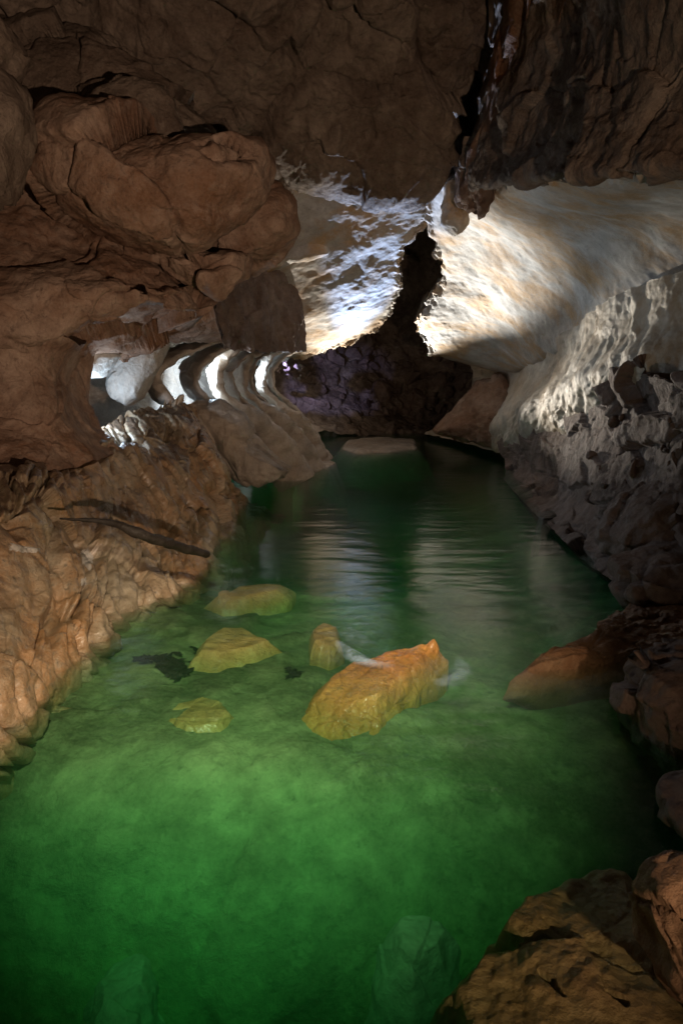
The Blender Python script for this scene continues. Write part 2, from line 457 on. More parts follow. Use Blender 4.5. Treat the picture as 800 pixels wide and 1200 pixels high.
SCAL = dict(warp=0.15, aniso=[(CEIL_AX, (.9, .30, .5), .022, 5), (CEIL_AX, (.30, .12, .3), .007, 3)], fbm=[(2.2, .10, 3), (.7, .03, 3), (.2, .006, 3)], jit=.015, jits=.28, ejit=.16)
sheet('left_ceiling_slab', [
    [(270, 160, 12.5), (360, 175, 12.9), (430, 190, 13.2), (512, 205, 13.6)],
    [(270, 240, 13.8), (360, 240, 14.1), (430, 245, 14.3), (506, 258, 14.8)],
    [(270, 300, 15.1), (350, 305, 15.4), (430, 300, 15.6), (470, 300, 15.8)],
    [(280, 360, 16.8), (345, 365, 17.1), (410, 360, 17.3), (470, 345, 17.2)],
    [(290, 430, 19.6), (350, 420, 19.7), (378, 415, 19.7), (444, 386, 19.2)]], 220, 240, SCAL, M_CEIL, back=1.8, kind='structure')
sheet('right_ceiling_slab', [
    [(498, 205, 13.7), (560, 222, 12.2), (640, 200, 8.6), (720, 196, 6.9), (900, 190, 6.1)],
    [(500, 262, 14.8), (565, 275, 13.9), (650, 268, 11.4), (740, 262, 9.5), (900, 262, 7.9)],
    [(517, 322, 16.2), (572, 330, 15.4), (660, 326, 12.9), (740, 318, 10.5), (900, 302, 8.5)],
    [(500, 356, 17.2), (572, 364, 16.4), (656, 354, 13.7), (732, 340, 10.9), (900, 314, 8.6)],
    [(486, 384, 18.2), (572, 396, 17.6), (650, 382, 14.3), (722, 358, 11.4), (900, 326, 8.7)],
    [(506, 412, 19.4), (588, 434, 18.8), (642, 418, 15.3), (708, 384, 11.9), (900, 342, 8.9)],
    [(524, 414, 20.8), (600, 437, 20), (655, 424, 16.5), (722, 388, 13), (900, 346, 10)]], 340, 270, SCAL, M_CEIL, back=1.6, kind='structure')
tag(blob('rock_step', [(296, 300), (340, 288), (384, 276), (389, 288), (385, 299), (345, 308), (322, 317), (298, 320)], 15.25, .28,
    dict(warp=.1, fbm=[(.5, .06, 4)], jit=.05), M_CEIL, 120, 60, tx=.15), 'low step of rock across the left ceiling slab that throws a hard edged shadow', 'rock step')

# upper right mass
sheet('upper_right_wall', [
    [(575, -90, 10.4), (680, -90, 7.3), (760, -90, 5.9), (900, -90, 4.9)],
    [(580, 40, 10.8), (680, 50, 7.7), (770, 50, 6.1), (900, 50, 5.1)],
    [(558, 120, 11.4), (670, 110, 7.9), (770, 95, 6.2), (900, 95, 5.2)],
    [(546, 180, 11.9), (650, 165, 8.2), (760, 150, 6.3), (900, 150, 5.3)],
    [(540, 225, 12.4), (620, 208, 8.8), (720, 203, 6.5), (900, 198, 5.5)],
    [(545, 222, 13.6), (625, 204, 9.8), (725, 199, 7.5), (900, 194, 6.5)]], 260, 220,
    dict(warp=.3, facet=[(1.5, .18, (1, 1, 1.4)), (.4, .08, (1, 1, 1), 2)], fbm=[(.9, .12, 4), (.25, .03, 3)], jit=.04), M_UPPER, kind='structure')
tag(blob('flowstone_ridge', [(700, -70), (660, 10), (626, 90), (604, 150), (588, 196), (578, 236), (562, 256), (545, 248), (533, 232), (536, 200), (554, 160), (572, 110), (590, 40), (606, -70)],
    9.75, .6, dict(warp=.2, facet=[(.8, .22, (1, 1, .5), 2), (.3, .12, (1, 1, .5), 3)], aniso=[((unit((.4, -.3, 1)), (1, 0, 0), (0, 1, 0)), (1.4, .14, .3), .12, 4)], jit=.06), M_ORANGE, tx=-2.6, ty=.45, nth=280, nph=90),
    'orange brown flowstone ridge running down between the dark ceiling masses', 'flowstone')

# left overhang above the alcove
OVER = dict(warp=.3, facet=[(1.9, .36, (1, 1, 1.2), 5), (.7, .16, (1, 1, 1), 6)], fbm=[(1.2, .14, 4), (.3, .03, 4)], jit=.04)
sheet('left_overhang', [
    [(-90, 100, 9.6), (40, 110, 9.7), (120, 200, 9.6), (200, 290, 9.4), (258, 322, 10)],
    [(-90, 235, 8.5), (50, 240, 8.7), (140, 285, 8.5), (220, 325, 8.8), (264, 338, 9.7)],
    [(-90, 320, 7.6), (50, 320, 7.7), (140, 330, 7.9), (220, 347, 8.4), (262, 355, 9.3)],
    [(-90, 372, 7.4), (50, 372, 7.7), (130, 374, 8.1), (200, 373, 8.6), (256, 370, 9.3)],
    [(-90, 400, 7.6), (50, 402, 7.9), (110, 398, 8.6), (185, 388, 9.6), (254, 378, 10.6)],
    [(-90, 420, 8.2), (50, 420, 8.8), (110, 415, 10.2), (185, 402, 11.6), (258, 390, 12.6)]], 300, 250, OVER, M_BROWN, kind='structure')
sheet('left_wall', [
    [(-90, 385, 7.6), (20, 385, 7.7), (68, 390, 8.0), (96, 404, 8.7), (112, 396, 9.8)],
    [(-90, 430, 7.8), (20, 430, 7.9), (60, 430, 8.2), (76, 436, 8.8), (104, 436, 9.8)],
    [(-90, 480, 7.8), (20, 480, 7.9), (64, 480, 8.1), (84, 484, 8.8), (106, 480, 9.8)],
    [(-90, 520, 7.6), (20, 515, 7.8), (72, 515, 8.1), (102, 516, 8.7), (122, 508, 9.6)],
    [(-90, 560, 7.2), (20, 555, 7.4), (78, 550, 7.8), (118, 540, 8.6), (138, 530, 9.4)]], 200, 150,
    dict(warp=.2, facet=[(1.0, .10)], fbm=[(.7, .10, 5)], jit=.03), M_BROWN, kind='structure')
sheet('alcove_wall', [
    [(60, 370, 12.6), (170, 368, 14), (240, 362, 15.3), (290, 370, 17)],
    [(60, 440, 13.6), (170, 440, 15.0), (240, 440, 16.3), (290, 440, 18)],
    [(60, 540, 12.6), (170, 530, 14), (240, 520, 16), (290, 540, 17.4)]], 160, 90,
    dict(warp=.2, facet=[(.9, .14)], fbm=[(.6, .10, 5)]), M_GREY, back=0.3, kind='structure')

# pillar wall that hides the far lamp
sheet('pillar_wall', [
    [(232, 180, 12.0), (275, 180, 13.2), (300, 190, 14.5)],
    [(240, 290, 12.6), (285, 290, 14.2), (314, 292, 15.6)],
    [(248, 340, 12.8), (295, 338, 14.4), (336, 332, 16.2)],
    [(255, 385, 13), (302, 380, 14.6), (352, 374, 16.8)],
    [(262, 405, 13.6), (308, 412, 15), (356, 412, 17.2)]], 130, 200,
    dict(warp=.1, flute=[(.45, 5, .16, 4)], facet=[(.8, .16, (1, 1, .4))], fbm=[(.3, .03, 4)], jit=.08), M_RUBBLE, back=0.3, kind='structure')

# boulders wedged over the alcove
# the passage goes on past both edges of the view and behind the photographer
for side in (1, -1):
    rws = []
    for y in (-5.5, -3, -.5, 1.5, 3, 4.5, 6, 8):
        if side < 0 and y > 3.2: continue
        x0 = max(2.7, .56 * y + .75) if side > 0 else 2.6
        rws.append([(side * (x0 + dx), y, z) for dx, z in ((-.4, -1.6), (0, 0), (.6, .8), (1.3, 1.9), (1.5, 3.4), (1.2, 4.8), (.4, 6.2), (-.4, 7.0))])
    sheet('side_wall', rws, 110, 150, dict(warp=.2, facet=[(1.2, .3), (.5, .2, (1, 1, 1), 3)], fbm=[(.4, .05, 4)], jit=.04), M_UPPER if side > 0 else M_BROWN, back=0, world=True, eye=(0, 0, 2), kind='structure')
BOUL = dict(warp=.15, facet=[(1.3, .46, (1, 1, 1), 1), (.5, .16, (1, 1, 1), 4)], fbm=[(.3, .035, 4)], jit=.05)
tag(blob('boulder', [(62, 165), (75, 145), (110, 150), (150, 165), (215, 172), (255, 178), (297, 190), (292, 225), (262, 262), (240, 285), (205, 305), (170, 296), (120, 275), (80, 248), (58, 210)],
    8.4, 1.0, BOUL, M_BROWN, 260, 150), 'large angular reddish brown boulder wedged high in the left wall', 'boulder')
tag(blob('boulder', [(92, 112), (130, 100), (214, 97), (222, 140), (220, 182), (160, 188), (100, 178)], 9.0, .8, BOUL, M_UPPER, 160, 90),
    'square dark block sitting on top of the large left boulder', 'boulder')
tag(blob('boulder', [(14, 62), (60, 48), (118, 52), (176, 84), (240, 120), (262, 165), (200, 172), (90, 165), (20, 150)], 9.7, .7, BOUL, M_UPPER, 170, 90),
    'long dark recessed block under the roof behind the square dark block', 'boulder')
tag(blob('boulder', [(255, 275), (285, 250), (318, 237), (334, 245), (336, 272), (318, 290), (285, 306), (255, 304), (238, 292)], 9.6, .6, BOUL, M_BROWN, 150, 90),
    'pointed brown boulder tucked under the right end of the large left boulder', 'boulder')
tag(blob('boulder', [(288, 214), (310, 210), (338, 220), (340, 233), (315, 240), (290, 242)], 10.2, .4, BOUL, M_BROWN, 110, 60),
    'small brown wedge of rock jutting right beside the large left boulder', 'boulder')
tag(blob('boulder', [(190, 300), (240, 292), (288, 304), (285, 322), (258, 342), (220, 335), (196, 318)], 8.9, .5, BOUL, M_BROWN, 140, 80),
    'flat brown slab pinched between the large left boulder and the overhang', 'boulder')
tag(blob('boulder', [(-60, 30), (-5, 18), (22, 30), (30, 58), (14, 78), (-10, 96), (-60, 110)], 6.8, .5, BOUL, M_UPPER, 120, 70),
    'grey rock spur poking in at the top left corner', 'boulder')
tag(blob('boulder', [(-60, 112), (4, 112), (16, 150), (14, 190), (8, 232), (-60, 250)], 6.9, .4, BOUL, M_UPPER, 120, 70),
    'pitted grey rock edge at the left border below the top corner spur', 'boulder')

# hanging white rock in the alcove
tag(blob('pendant', [(126, 400), (165, 382), (200, 386), (190, 420), (177, 445), (166, 468), (150, 478), (135, 470), (126, 452), (132, 428)], 11.4, .45,
    dict(warp=.1, facet=[(.6, .12)], fbm=[(.4, .04, 4)], jit=.02), M_WHITE, 150, 80), 'white lit rock pendant hanging in the left alcove', 'rock pendant')
tag(blob('pendant', [(98, 408), (130, 396), (140, 418), (120, 442), (104, 440)], 10.3, .3, dict(facet=[(.4, .12)], fbm=[(.3, .04, 4)]), M_WHITE, 90, 50),
    'small pale knob of rock under the overhang left of the white pendant', 'rock pendant')
tag(blob('pendant', [(517, 262), (522, 220), (532, 208), (541, 222), (548, 262), (535, 275)], 13.2, .35,
    dict(ridge=[(.3, .05, 3)], fbm=[(.3, .05, 4)], jit=.03), M_CEIL, 110, 70), 'pale fluted rock horn above the dark ceiling cleft', 'rock pendant')

# ------------------------------------------------------------------ fluted rock blades along the left bank
def fin(pts, width, length, mat, label, back=(-0.75, 0.65, 0.05), n=110, seed=0):
    C = np.array([P(*p) for p in pts])
    M = spline(len(C), n); E = M @ C
    wd_ = np.interp(np.linspace(0, 1, n), np.linspace(0, 1, len(width)), width)
    T = np.gradient(E, axis=0); T /= np.linalg.norm(T, axis=1)[:, None]
    B = unit(back)
    S = np.cross(T, B); S /= np.linalg.norm(S, axis=1)[:, None] + 1e-9
    prof = [(0, 0), (.015, .45), (.06, .8), (.15, 1), (.3, 1.05), (.5, 1.05), (.75, 1.0), (1, .9)]
    sec = [(a, b) for a, b in prof] + [(a, -b) for a, b in prof[::-1][:-1]]
    G = np.stack([[E[i] + B * a * length + S[i] * b * wd_[i] for a, b in sec] for i in range(n)])
    m = len(sec)
    cen = G.mean(1, keepdims=True)
    N = G - cen; N /= np.linalg.norm(N, axis=2)[:, :, None]
    v = displace(G.reshape(-1, 3), N.reshape(-1, 3), dict(warp=.1, fbm=[(.6, .05, 4), (.12, .02, 3)], facet=[(.4, .10)], jit=.09, jits=.3))
    idx = np.arange(n * m).reshape(n, m); i2 = np.roll(idx, -1, 1)
    f = np.stack([idx[:-1], i2[:-1], i2[1:], idx[1:]], -1).reshape(-1, 4)
    faces = [tuple(a) for a in f] + [tuple(idx[0, ::-1]), tuple(idx[-1])]
    return tag(make('rock_fin', v, faces, mat), label, 'rock fin', 'curved rock fins along the left bank')

BK = (-0.45, 0.9, 0.05)
fin([(270, 396, 13.6), (236, 407, 12.9), (204, 420, 12.4), (187, 437, 12.2), (189, 456, 12.1), (203, 472, 12.2), (222, 484, 12.4), (244, 506, 12.6), (268, 540, 12.8), (296, 566, 13.0)],
    (.03, .06, .09, .10, .09, .09, .10, .12, .14), 1.3, M_GREY, 'frontmost curved rock fin with a white lit lip beside the alcove', BK)
fin([(300, 402, 14.6), (268, 408, 13.9), (246, 420, 13.5), (234, 438, 13.3), (236, 458, 13.2), (252, 474, 13.3), (276, 492, 13.7), (300, 520, 14.2), (330, 550, 14.8)],
    (.02, .05, .08, .09, .08, .08, .12, .15, .15), 1.3, M_GREY, 'second curved rock fin arching above the tan boulder at its foot', BK)
for _k, (_dx, _d, _m, _t, _lab) in enumerate(((0, 14.2, 1.25, -2, 'third curved rock fin, broad and pale between two dark grooves'),
                                      (13, 14.8, .55, 9, 'fourth curved rock fin, thin with a lit white upper lip'),
                                      (29, 15.6, 1.1, -7, 'fifth curved rock fin, grey with a dark groove behind'),
                                      (37, 16.2, .5, -3, 'sixth curved rock fin, narrow with a pale pointed upper tip'),
                                      (51, 17.0, .95, -8, 'seventh curved rock fin, the last pale stripe before the chamber'),
                                      (61, 17.8, .6, 3, 'farthest curved rock fin at the edge of the dark chamber'))):
    _p = [(308, 400 + _t, 1.2), (284 + _t * .5, 410, .5), (266, 424 + _t * .4, .15), (258, 442, 0), (263 + _t * .3, 460, 0), (279, 476, .15), (300, 492, .35), (324, 520, .8), (344, 552, 1.1), (352, 566, 1.2)]
    _q = 1 - _k * .04
    fin([(x + _dx - (x - 262) * _k * .07, 442 + (y - 442) * _q, _d + e) for i, (x, y, e) in enumerate(_p)],
        [w_ * _m for w_ in (.01, .035, .06, .075, .06, .08, .16, .26, .34, .36)], .8 if _k < 4 else .5, M_GREY, _lab, BK)
FOOT = dict(warp=.15, facet=[(.9, .20, (1, 1, .6), 2), (.3, .12, (1, 1, .6), 4)], fbm=[(.2, .03, 4)], jit=.05)
tag(blob('boulder', [(230, 474), (258, 472), (284, 487), (293, 502), (300, 522), (322, 540), (342, 549), (330, 562), (300, 572), (284, 562), (264, 532), (246, 502)], 13.0, .5, FOOT, M_GREY, 170, 100),
    'tan faceted boulder at the foot of the second curved rock fin', 'boulder')

# ------------------------------------------------------------------ left bank
sheet('left_bank', [
    [W(-260, 540, 1.5), W(-80, 540, 1.5), W(20, 532, 1.48), P(85, 520, 9.0), P(122, 500, 10.2), P(162, 478, 11.4), P(205, 468, 12.2), P(228, 478, 12.4)],
    [W(-260, 600, 1.4), W(-80, 590, 1.35), W(30, 580, 1.3), P(105, 550, 8.7), P(148, 530, 9.7), P(180, 505, 10.8), P(220, 492, 11.7), P(241, 502, 12.1)],
    [W(-280, 680, 1.15), W(-80, 650, 1.05), W(50, 620, 1.0), P(125, 598, 8.6), P(172, 572, 9.5), P(206, 542, 10.5), P(238, 522, 11.4), P(255, 530, 11.9)],
    [W(-280, 800, .6), W(-60, 740, .6), W(66, 690, .5), W(140, 655, .45), P(198, 628, 9.2), P(236, 588, 10.4), P(259, 562, 11.3), P(272, 558, 11.9)],
    [W(-260, 960, 0), W(-30, 890, 0), W(62, 800, 0), W(150, 722, 0), W(222, 682, 0), W(256, 632, 0), W(280, 596, 0), W(292, 586, 0)],
    [W(-160, 1060, -.9), W(40, 940, -.9), W(120, 840, -.9), W(200, 755, -.9), W(266, 710, -.9), W(292, 660, -.9), W(312, 622, -.9), W(330, 606, -.9)]],
    420, 260, dict(warp=.12, flute=[(1.0, 2.4, .08, 3)], rill=[(.6, 2.4, .16, .05), (.32, 1.6, .08, .055)], facet=[(1.0, .28, (1, 1, .7)), (.34, .09, (1, 1, .6), 2)], fbm=[(.9, .08, 4), (.12, .010, 4)], jit=.02, jits=.2), M_BANK, back=.8, world=True, kind='structure')

# ------------------------------------------------------------------ right side
sheet('right_flowstone_wall', [
    [(545, 415, 20.5), (592, 425, 19.4), (640, 404, 15.3), (702, 362, 11.5), (762, 330, 9.4), (880, 310, 7.9)],
    [(556, 440, 21.2), (590, 445, 19.8), (640, 435, 15.4), (700, 400, 11.4), (760, 380, 9.3), (880, 370, 7.8)],
    [(548, 468, 21), (584, 470, 19.6), (628, 458, 15.2), (690, 430, 11.2), (752, 420, 9.2), (880, 420, 7.7)],
    [(525, 492, 22.5), (566, 496, 20), (606, 488, 16), (672, 456, 11.7), (745, 450, 9.5), (880, 460, 8.0)],
    [(500, 508, 24.5), (550, 520, 21), (596, 530, 18), (660, 510, 13.4), (745, 510, 10.6), (880, 520, 9.0)]], 320, 190,
    dict(warp=.1, flute=[(.9, 4, .10, 3)], fbm=[(1.0, .12, 4), (.3, .03, 4)], jit=.04), M_FLOW, kind='structure')
slope = sheet('rubble_slope', [
    [(560, 494, 20.5), (622, 478, 17.0), (690, 442, 12.9), (738, 418, 10.3), (775, 440, 8.9), (900, 434, 7.9)],
    [(580, 506, 19.4), (632, 488, 15.0), (698, 458, 11.2), (745, 438, 9.0), (800, 446, 7.8), (920, 464, 6.6)],
    [(588, 522, 18.4), (645, 520, 13.6), (712, 505, 10.3), (762, 500, 8.7), (810, 510, 7.6), (930, 530, 6.1)],
    [(592, 538, 18), (645, 568, 13.2), (700, 600, 9.9), (750, 620, 8.4), (800, 640, 7.4), (930, 680, 5.8)],
    [(588, 560, 16.4), (625, 600, 12.2), (676, 650, 9.3), (730, 690, 7.7), (780, 720, 6.9), (900, 740, 5.8)]], 320, 210,
    dict(warp=.2, facet=[(1.1, .26, (.8, .8, 2.0)), (.4, .14, (.7, .7, 1.6), 3)], fbm=[(.5, .04, 5)], jit=.03, jits=.25), M_RUBBLE, kind='structure')
tag(blob('buttress', [(506, 506), (538, 474), (560, 446), (586, 438), (602, 470), (598, 510), (590, 530), (548, 520)], 19.6, .7,
    dict(warp=.15, facet=[(.9, .2, (1, 1, .6), 2), (.3, .14, (1, 1, 1), 3)], fbm=[(.2, .03, 4)], jit=.05), M_BROWN, 150, 90, tx=-1.0),
    'brown rock buttress at the far right water edge below the pale ceiling', 'rock buttress')
RB = dict(warp=.15, facet=[(.9, .26, (1, 1, 1), 2), (.32, .18, (1, 1, 1), 4)], fbm=[(.22, .03, 4)], jit=.04, jits=.25)
tag(blob('boulder', [(712, 625), (738, 585), (770, 565), (860, 570), (880, 650), (800, 672), (740, 668), (712, 650)], 8.3, .8, RB, M_RUBBLE, 170, 100),
    'dark rounded boulder on the right bank above the rock ledge', 'boulder')
tag(blob('boulder', [(725, 662), (780, 648), (860, 640), (880, 720), (790, 716), (745, 704), (728, 690)], 7.2, .7, RB, M_RUBBLE, 150, 90),
    'low dark boulder at the right waterline just above the rusty ledge', 'boulder')
tag(mound('rock_ledge', [(586, 770), (640, 746), (700, 722), (735, 702), (800, 692), (900, 720), (860, 752), (790, 756), (740, 756), (690, 762)], .17, -.4, 
    dict(warp=.1, facet=[(.5, .18), (.2, .16, (1, 1, 1), 3)], fbm=[(.3, .05, 4), (.08, .02, 3)], jit=.02), M_RUST, tilt=(.06, 0.05), spread=1.15, under=True), 'rusty brown rock ledge reaching from the right bank into the water', 'rock ledge')
tag(blob('boulder', [(732, 800), (748, 772), (800, 758), (900, 760), (900, 920), (800, 912), (756, 893), (738, 872)], 4.9, .6, RB, M_RUBBLE, 170, 110),
    'cracked brown boulder at the right border below the rusty ledge', 'boulder')
tag(blob('boulder', [(788, 942), (830, 925), (900, 930), (900, 985), (830, 975), (792, 962)], 3.8, .3, RB, M_RUBBLE, 100, 60),
    'small dark boulder at the right border above the orange corner boulder', 'boulder')
tag(blob('boulder', [(760, 1065), (772, 1036), (800, 1026), (880, 1030), (900, 1230), (830, 1250), (775, 1170), (754, 1130)], 2.75, .35, RB, M_RUST, 170, 100),
    'orange brown boulder standing out of the water in the bottom right corner', 'boulder')

# ------------------------------------------------------------------ far chamber
chamber = sheet('chamber_wall', [
    [(290, 230, 25), (380, 230, 27), (470, 220, 27), (560, 230, 26), (640, 230, 24)],
    [(290, 330, 26), (380, 330, 28), (470, 320, 28), (560, 330, 27), (640, 330, 25)],
    [(290, 400, 27), (380, 400, 29), (470, 400, 30), (560, 410, 28), (640, 410, 25)],
    [(290, 450, 26.5), (380, 452, 28), (470, 450, 29.5), (550, 450, 28), (640, 460, 25)],
    [(290, 492, 25), (380, 490, 26.5), (470, 494, 28), (540, 495, 28), (640, 500, 25)],
    [(290, 520, 23), (380, 512, 25), (470, 512, 26), (540, 512, 26), (640, 520, 23)]], 220, 140,
    dict(warp=.3, facet=[(1.6, .35), (.6, .3, (1, 1, 1), 3)], fbm=[(.6, .1, 4)]), M_UPPER, kind='structure')

def stone_mesh(seed):
    import bmesh
    bm = bmesh.new(); bmesh.ops.create_icosphere(bm, subdivisions=2, radius=1.0)
    r = np.random.RandomState(seed)
    pl = r.normal(size=(9, 3)); pl /= np.linalg.norm(pl, axis=1)[:, None]; off = r.uniform(.35, .8, 9)
    sc_ = r.uniform(.6, 1.2, 3)
    for v in bm.verts:
        p = np.array(v.co)
        for _ in range(2):
            for n_, o_ in zip(pl, off):
                e = p @ n_ - o_
                if e > 0: p = p - n_ * e
        v.co = Vector(p * sc_)
    me = bpy.data.meshes.new('stone'); bm.to_mesh(me); bm.free()
    me.materials.append(M_RUBBLE)
    return me
STONES = [stone_mesh(s) for s in range(8)]
def stones(parent, n, fn, smin, smax, seed):
    r = random.Random(seed)
    for k in range(n):
        o = bpy.data.objects.new('stone', STONES[k % 8]); COL.objects.link(o)
        o.location = Vector(fn(r)); s = smin * (smax / smin) ** (r.random() ** 1.6)
        o.scale = (s, s * r.uniform(.7, 1.1), s * r.uniform(.6, 1)); o.rotation_euler = (r.uniform(0, 6), r.uniform(0, 6), r.uniform(0, 6))
        o.parent = parent
def on_sheet(ob, u0, u1, v0, v1, nu, nv):
    co = np.zeros(len(ob.data.vertices) * 3, np.float32); ob.data.vertices.foreach_get('co', co); co = co.reshape(-1, 3)
    return lambda r: co[int(r.uniform(v0, v1) * (nv - 1)) * nu + int(r.uniform(u0, u1) * (nu - 1))]
stones(chamber, 110, on_sheet(chamber, .12, .8, .3, .78, 220, 140), .22, .75, 3)
_a, _b = P(330, 425, 22.0), P(385, 465, 29)
stones(chamber, 24, lambda r: _a + (_b - _a) / 7.6 * r.uniform(.7, 1.1) + np.array([r.uniform(-.42, .42), 0, r.uniform(-.4, .4)]), .06, .16, 9)  # unseen stones added in front of the far lamp to dapple its beam
stones(slope, 60, on_sheet(slope, .35, .95, .46, .80, 320, 210), .05, .22, 5)

# ------------------------------------------------------------------ river
bedrows = []
for y, zl, zc in ((-6, -3.1, -2.8), (0, -3.1, -2.8), (2.2, -3.1, -2.5), (3.1, -2.5, -1.8), (3.8, -1.2, -1.0), (4.5, -.44, -.48), (5.2, -.31, -.36), (6, -.27, -.32), (7.5, -.26, -.32), (8.7, -.42, -.5), (11, -1.0, -1.0), (16, -1.6, -1.6), (22, -1.8, -1.8), (30, -1.6, -1.6), (36, -1, -1)):
    a = min(1, max(0, (y - 3.4) / 1.4))
    bedrows.append([(-9, y, zl + .5), (-5, y, zl + .2 * a), (-2.6, y, zl + .06 * a), (-1.2, y, zl), (0.2, y, zc), (1.6, y, zc * .9 - .1), (3, y, zc * .6 - .1), (5, y, zc * .4), (9, y, zc * .3)])
sheet('river_bed', bedrows, 260, 380, dict(fbm=[(1.5, .08, 4), (.3, .025, 3)], facet=[(1.3, .06, (1, 1, 1)), (.4, .10, (1, 1, 1), 3)]), M_BED, back=0, world=True, eye=(0, 10, 30), kind='structure')

m, nt, out = new_mat('river_water')
N, L = nt.nodes, nt.links
lw = N.new('ShaderNodeLayerWeight'); lw.inputs['Blend'].default_value = 0.5
pw = N.new('ShaderNodeMath'); pw.operation = 'POWER'; pw.inputs[1].default_value = 5.0; L.new(lw.outputs['Facing'], pw.inputs[0])
ma = N.new('ShaderNodeMath'); ma.operation = 'MULTIPLY_ADD'; ma.inputs[1].default_value = .98; ma.inputs[2].default_value = .02; L.new(pw.outputs[0], ma.inputs[0])
tr = N.new('ShaderNodeBsdfTransparent')
gl = N.new('ShaderNodeBsdfGlossy'); gl.inputs['Roughness'].default_value = 0.16
tc = N.new('ShaderNodeNewGeometry'); mp = N.new('ShaderNodeMapping'); mp.inputs['Scale'].default_value = (.8, 2.2, 1); L.new(tc.outputs['Position'], mp.inputs[0])
nz = N.new('ShaderNodeTexNoise'); nz.inputs['Scale'].default_value = 1.3; nz.inputs['Detail'].default_value = 4; L.new(mp.outputs[0], nz.inputs['Vector'])
bp = N.new('ShaderNodeBump'); bp.inputs['Strength'].default_value = .25; bp.inputs['Distance'].default_value = .08; L.new(nz.outputs['Fac'], bp.inputs['Height'])
L.new(bp.outputs[0], gl.inputs['Normal'])
mx = N.new('ShaderNodeMixShader'); L.new(ma.outputs[0], mx.inputs[0]); L.new(tr.outputs[0], mx.inputs[1]); L.new(gl.outputs[0], mx.inputs[2])
L.new(mx.outputs[0], out.inputs['Surface'])
va = N.new('ShaderNodeVolumeAbsorption'); va.inputs['Color'].default_value = (0.01, 0.86, 0.45, 1); va.inputs['Density'].default_value = 0.95
vs = N.new('ShaderNodeVolumeScatter'); vs.inputs['Color'].default_value = (.15, 1, .45, 1); vs.inputs['Density'].default_value = 0.085
ad = N.new('ShaderNodeAddShader'); L.new(va.outputs[0], ad.inputs[0]); L.new(vs.outputs[0], ad.inputs[1])
L.new(ad.outputs[0], out.inputs['Volume'])
M_WATER = m
xs = np.linspace(-9.5, 9.5, 60); ys = np.linspace(-6.5, 37, 140)
X, Y = np.meshgrid(xs, ys)
pts = np.stack([X.ravel(), Y.ravel(), np.zeros(X.size)], 1)
pts[:, 2] = .012 * fbm(pts * np.array([1, 1.8, 1]), 1.2, 3)
idx = np.arange(X.size).reshape(X.shape)
f = [tuple(a) for a in np.stack([idx[:-1, :-1], idx[:-1, 1:], idx[1:, 1:], idx[1:, :-1]], -1).reshape(-1, 4)]
ring = np.concatenate([idx[0, :], idx[1:, -1], idx[-1, -2::-1], idx[-2:0:-1, 0]])
n0 = len(pts); low = pts[ring].copy(); low[:, 2] = -4.5
pts = np.concatenate([pts, low])
k = np.arange(len(ring)); k2 = (k + 1) % len(ring)
f += [(ring[a], n0 + a, n0 + b, ring[b]) for a, b in zip(k, k2)] + [tuple(n0 + k[::-1])]
make('river_water', pts, f, M_WATER, kind='structure')

# ------------------------------------------------------------------ rocks in the river
SUB = dict(warp=.1, facet=[(.6, .07, (1, 1, .5), 2), (.22, .06, (1, 1, 1), 3)], fbm=[(.25, .015, 4)], jit=.02)
tag(mound('river_rock', [(250, 696), (275, 684), (308, 680), (336, 683), (330, 691), (305, 697), (268, 701)], -.09, -.24, SUB, M_GOLD, spread=1.3, start=.8),
    'flat golden rock just under the green water, farthest of the sunken rocks', 'river rock')
tag(mound('river_rock', [(228, 764), (238, 746), (260, 733), (286, 731), (306, 743), (324, 752), (298, 758), (258, 767)], -.13, -.28, SUB, M_GOLD, spread=1.25, start=.8),
    'broad yellow green sunken rock nearer the left bank', 'river rock')
tag(mound('river_rock', [(366, 752), (366, 735), (378, 729), (396, 733), (400, 750), (385, 757)], -.09, -.26, SUB, M_GOLD, spread=1.25, start=.8),
    'small upright yellow sunken rock behind the rock breaking the surface', 'river rock')
tag(mound('river_rock', [(186, 838), (205, 824), (238, 814), (262, 821), (272, 836), (258, 850), (215, 853)], -.27, -.42, SUB, M_GOLD, spread=1.25, start=.8),
    'pale green sunken rock nearest the left bank, faint under the water', 'river rock')
tag(mound('river_rock', [(360, 806), (380, 788), (412, 774), (440, 766), (498, 763), (510, 770), (500, 781), (474, 794), (442, 812), (398, 818)], -.06, -.28,
    dict(warp=.08, facet=[(.6, .14, (1, 1, .6), 5), (.22, .13, (1, 1, 1), 6)], fbm=[(.1, .018, 4)], jit=.012, jits=.15), M_AMBER, 300, 160,
    peak=[(508, 768, .14, .06), (494, 767, .05, .05)], tilt=(.13, .12), spread=1.25, start=.8,
    cracks=[([(445, 783), (470, 783), (490, 790), (510, 788)], .015, .06)]),
    'golden orange rock with a jagged top breaking the surface midstream', 'river rock')
tag(mound('river_rock', [(420, 1085), (435, 1050), (490, 1040), (550, 1052), (572, 1080), (550, 1120), (480, 1152), (432, 1130)], -.95, -1.9, dict(warp=.15, facet=[(.5, .16, (1, 1, .7), 3)], fbm=[(.3, .05, 4)], jit=.03), M_GREY, start=.35),
    'murky grey sunken boulder left of the brown slab', 'river rock')
tag(mound('river_rock', [(60, 1150), (120, 1085), (190, 1062), (225, 1095), (215, 1190), (150, 1260), (60, 1240)], -1.35, -2.6, dict(warp=.15, facet=[(.6, .2, (1, 1, .7), 4)], fbm=[(.3, .05, 4)], jit=.03), M_GREY, start=.3),
    'dim sunken boulder in deep green water at the lower left', 'river rock')
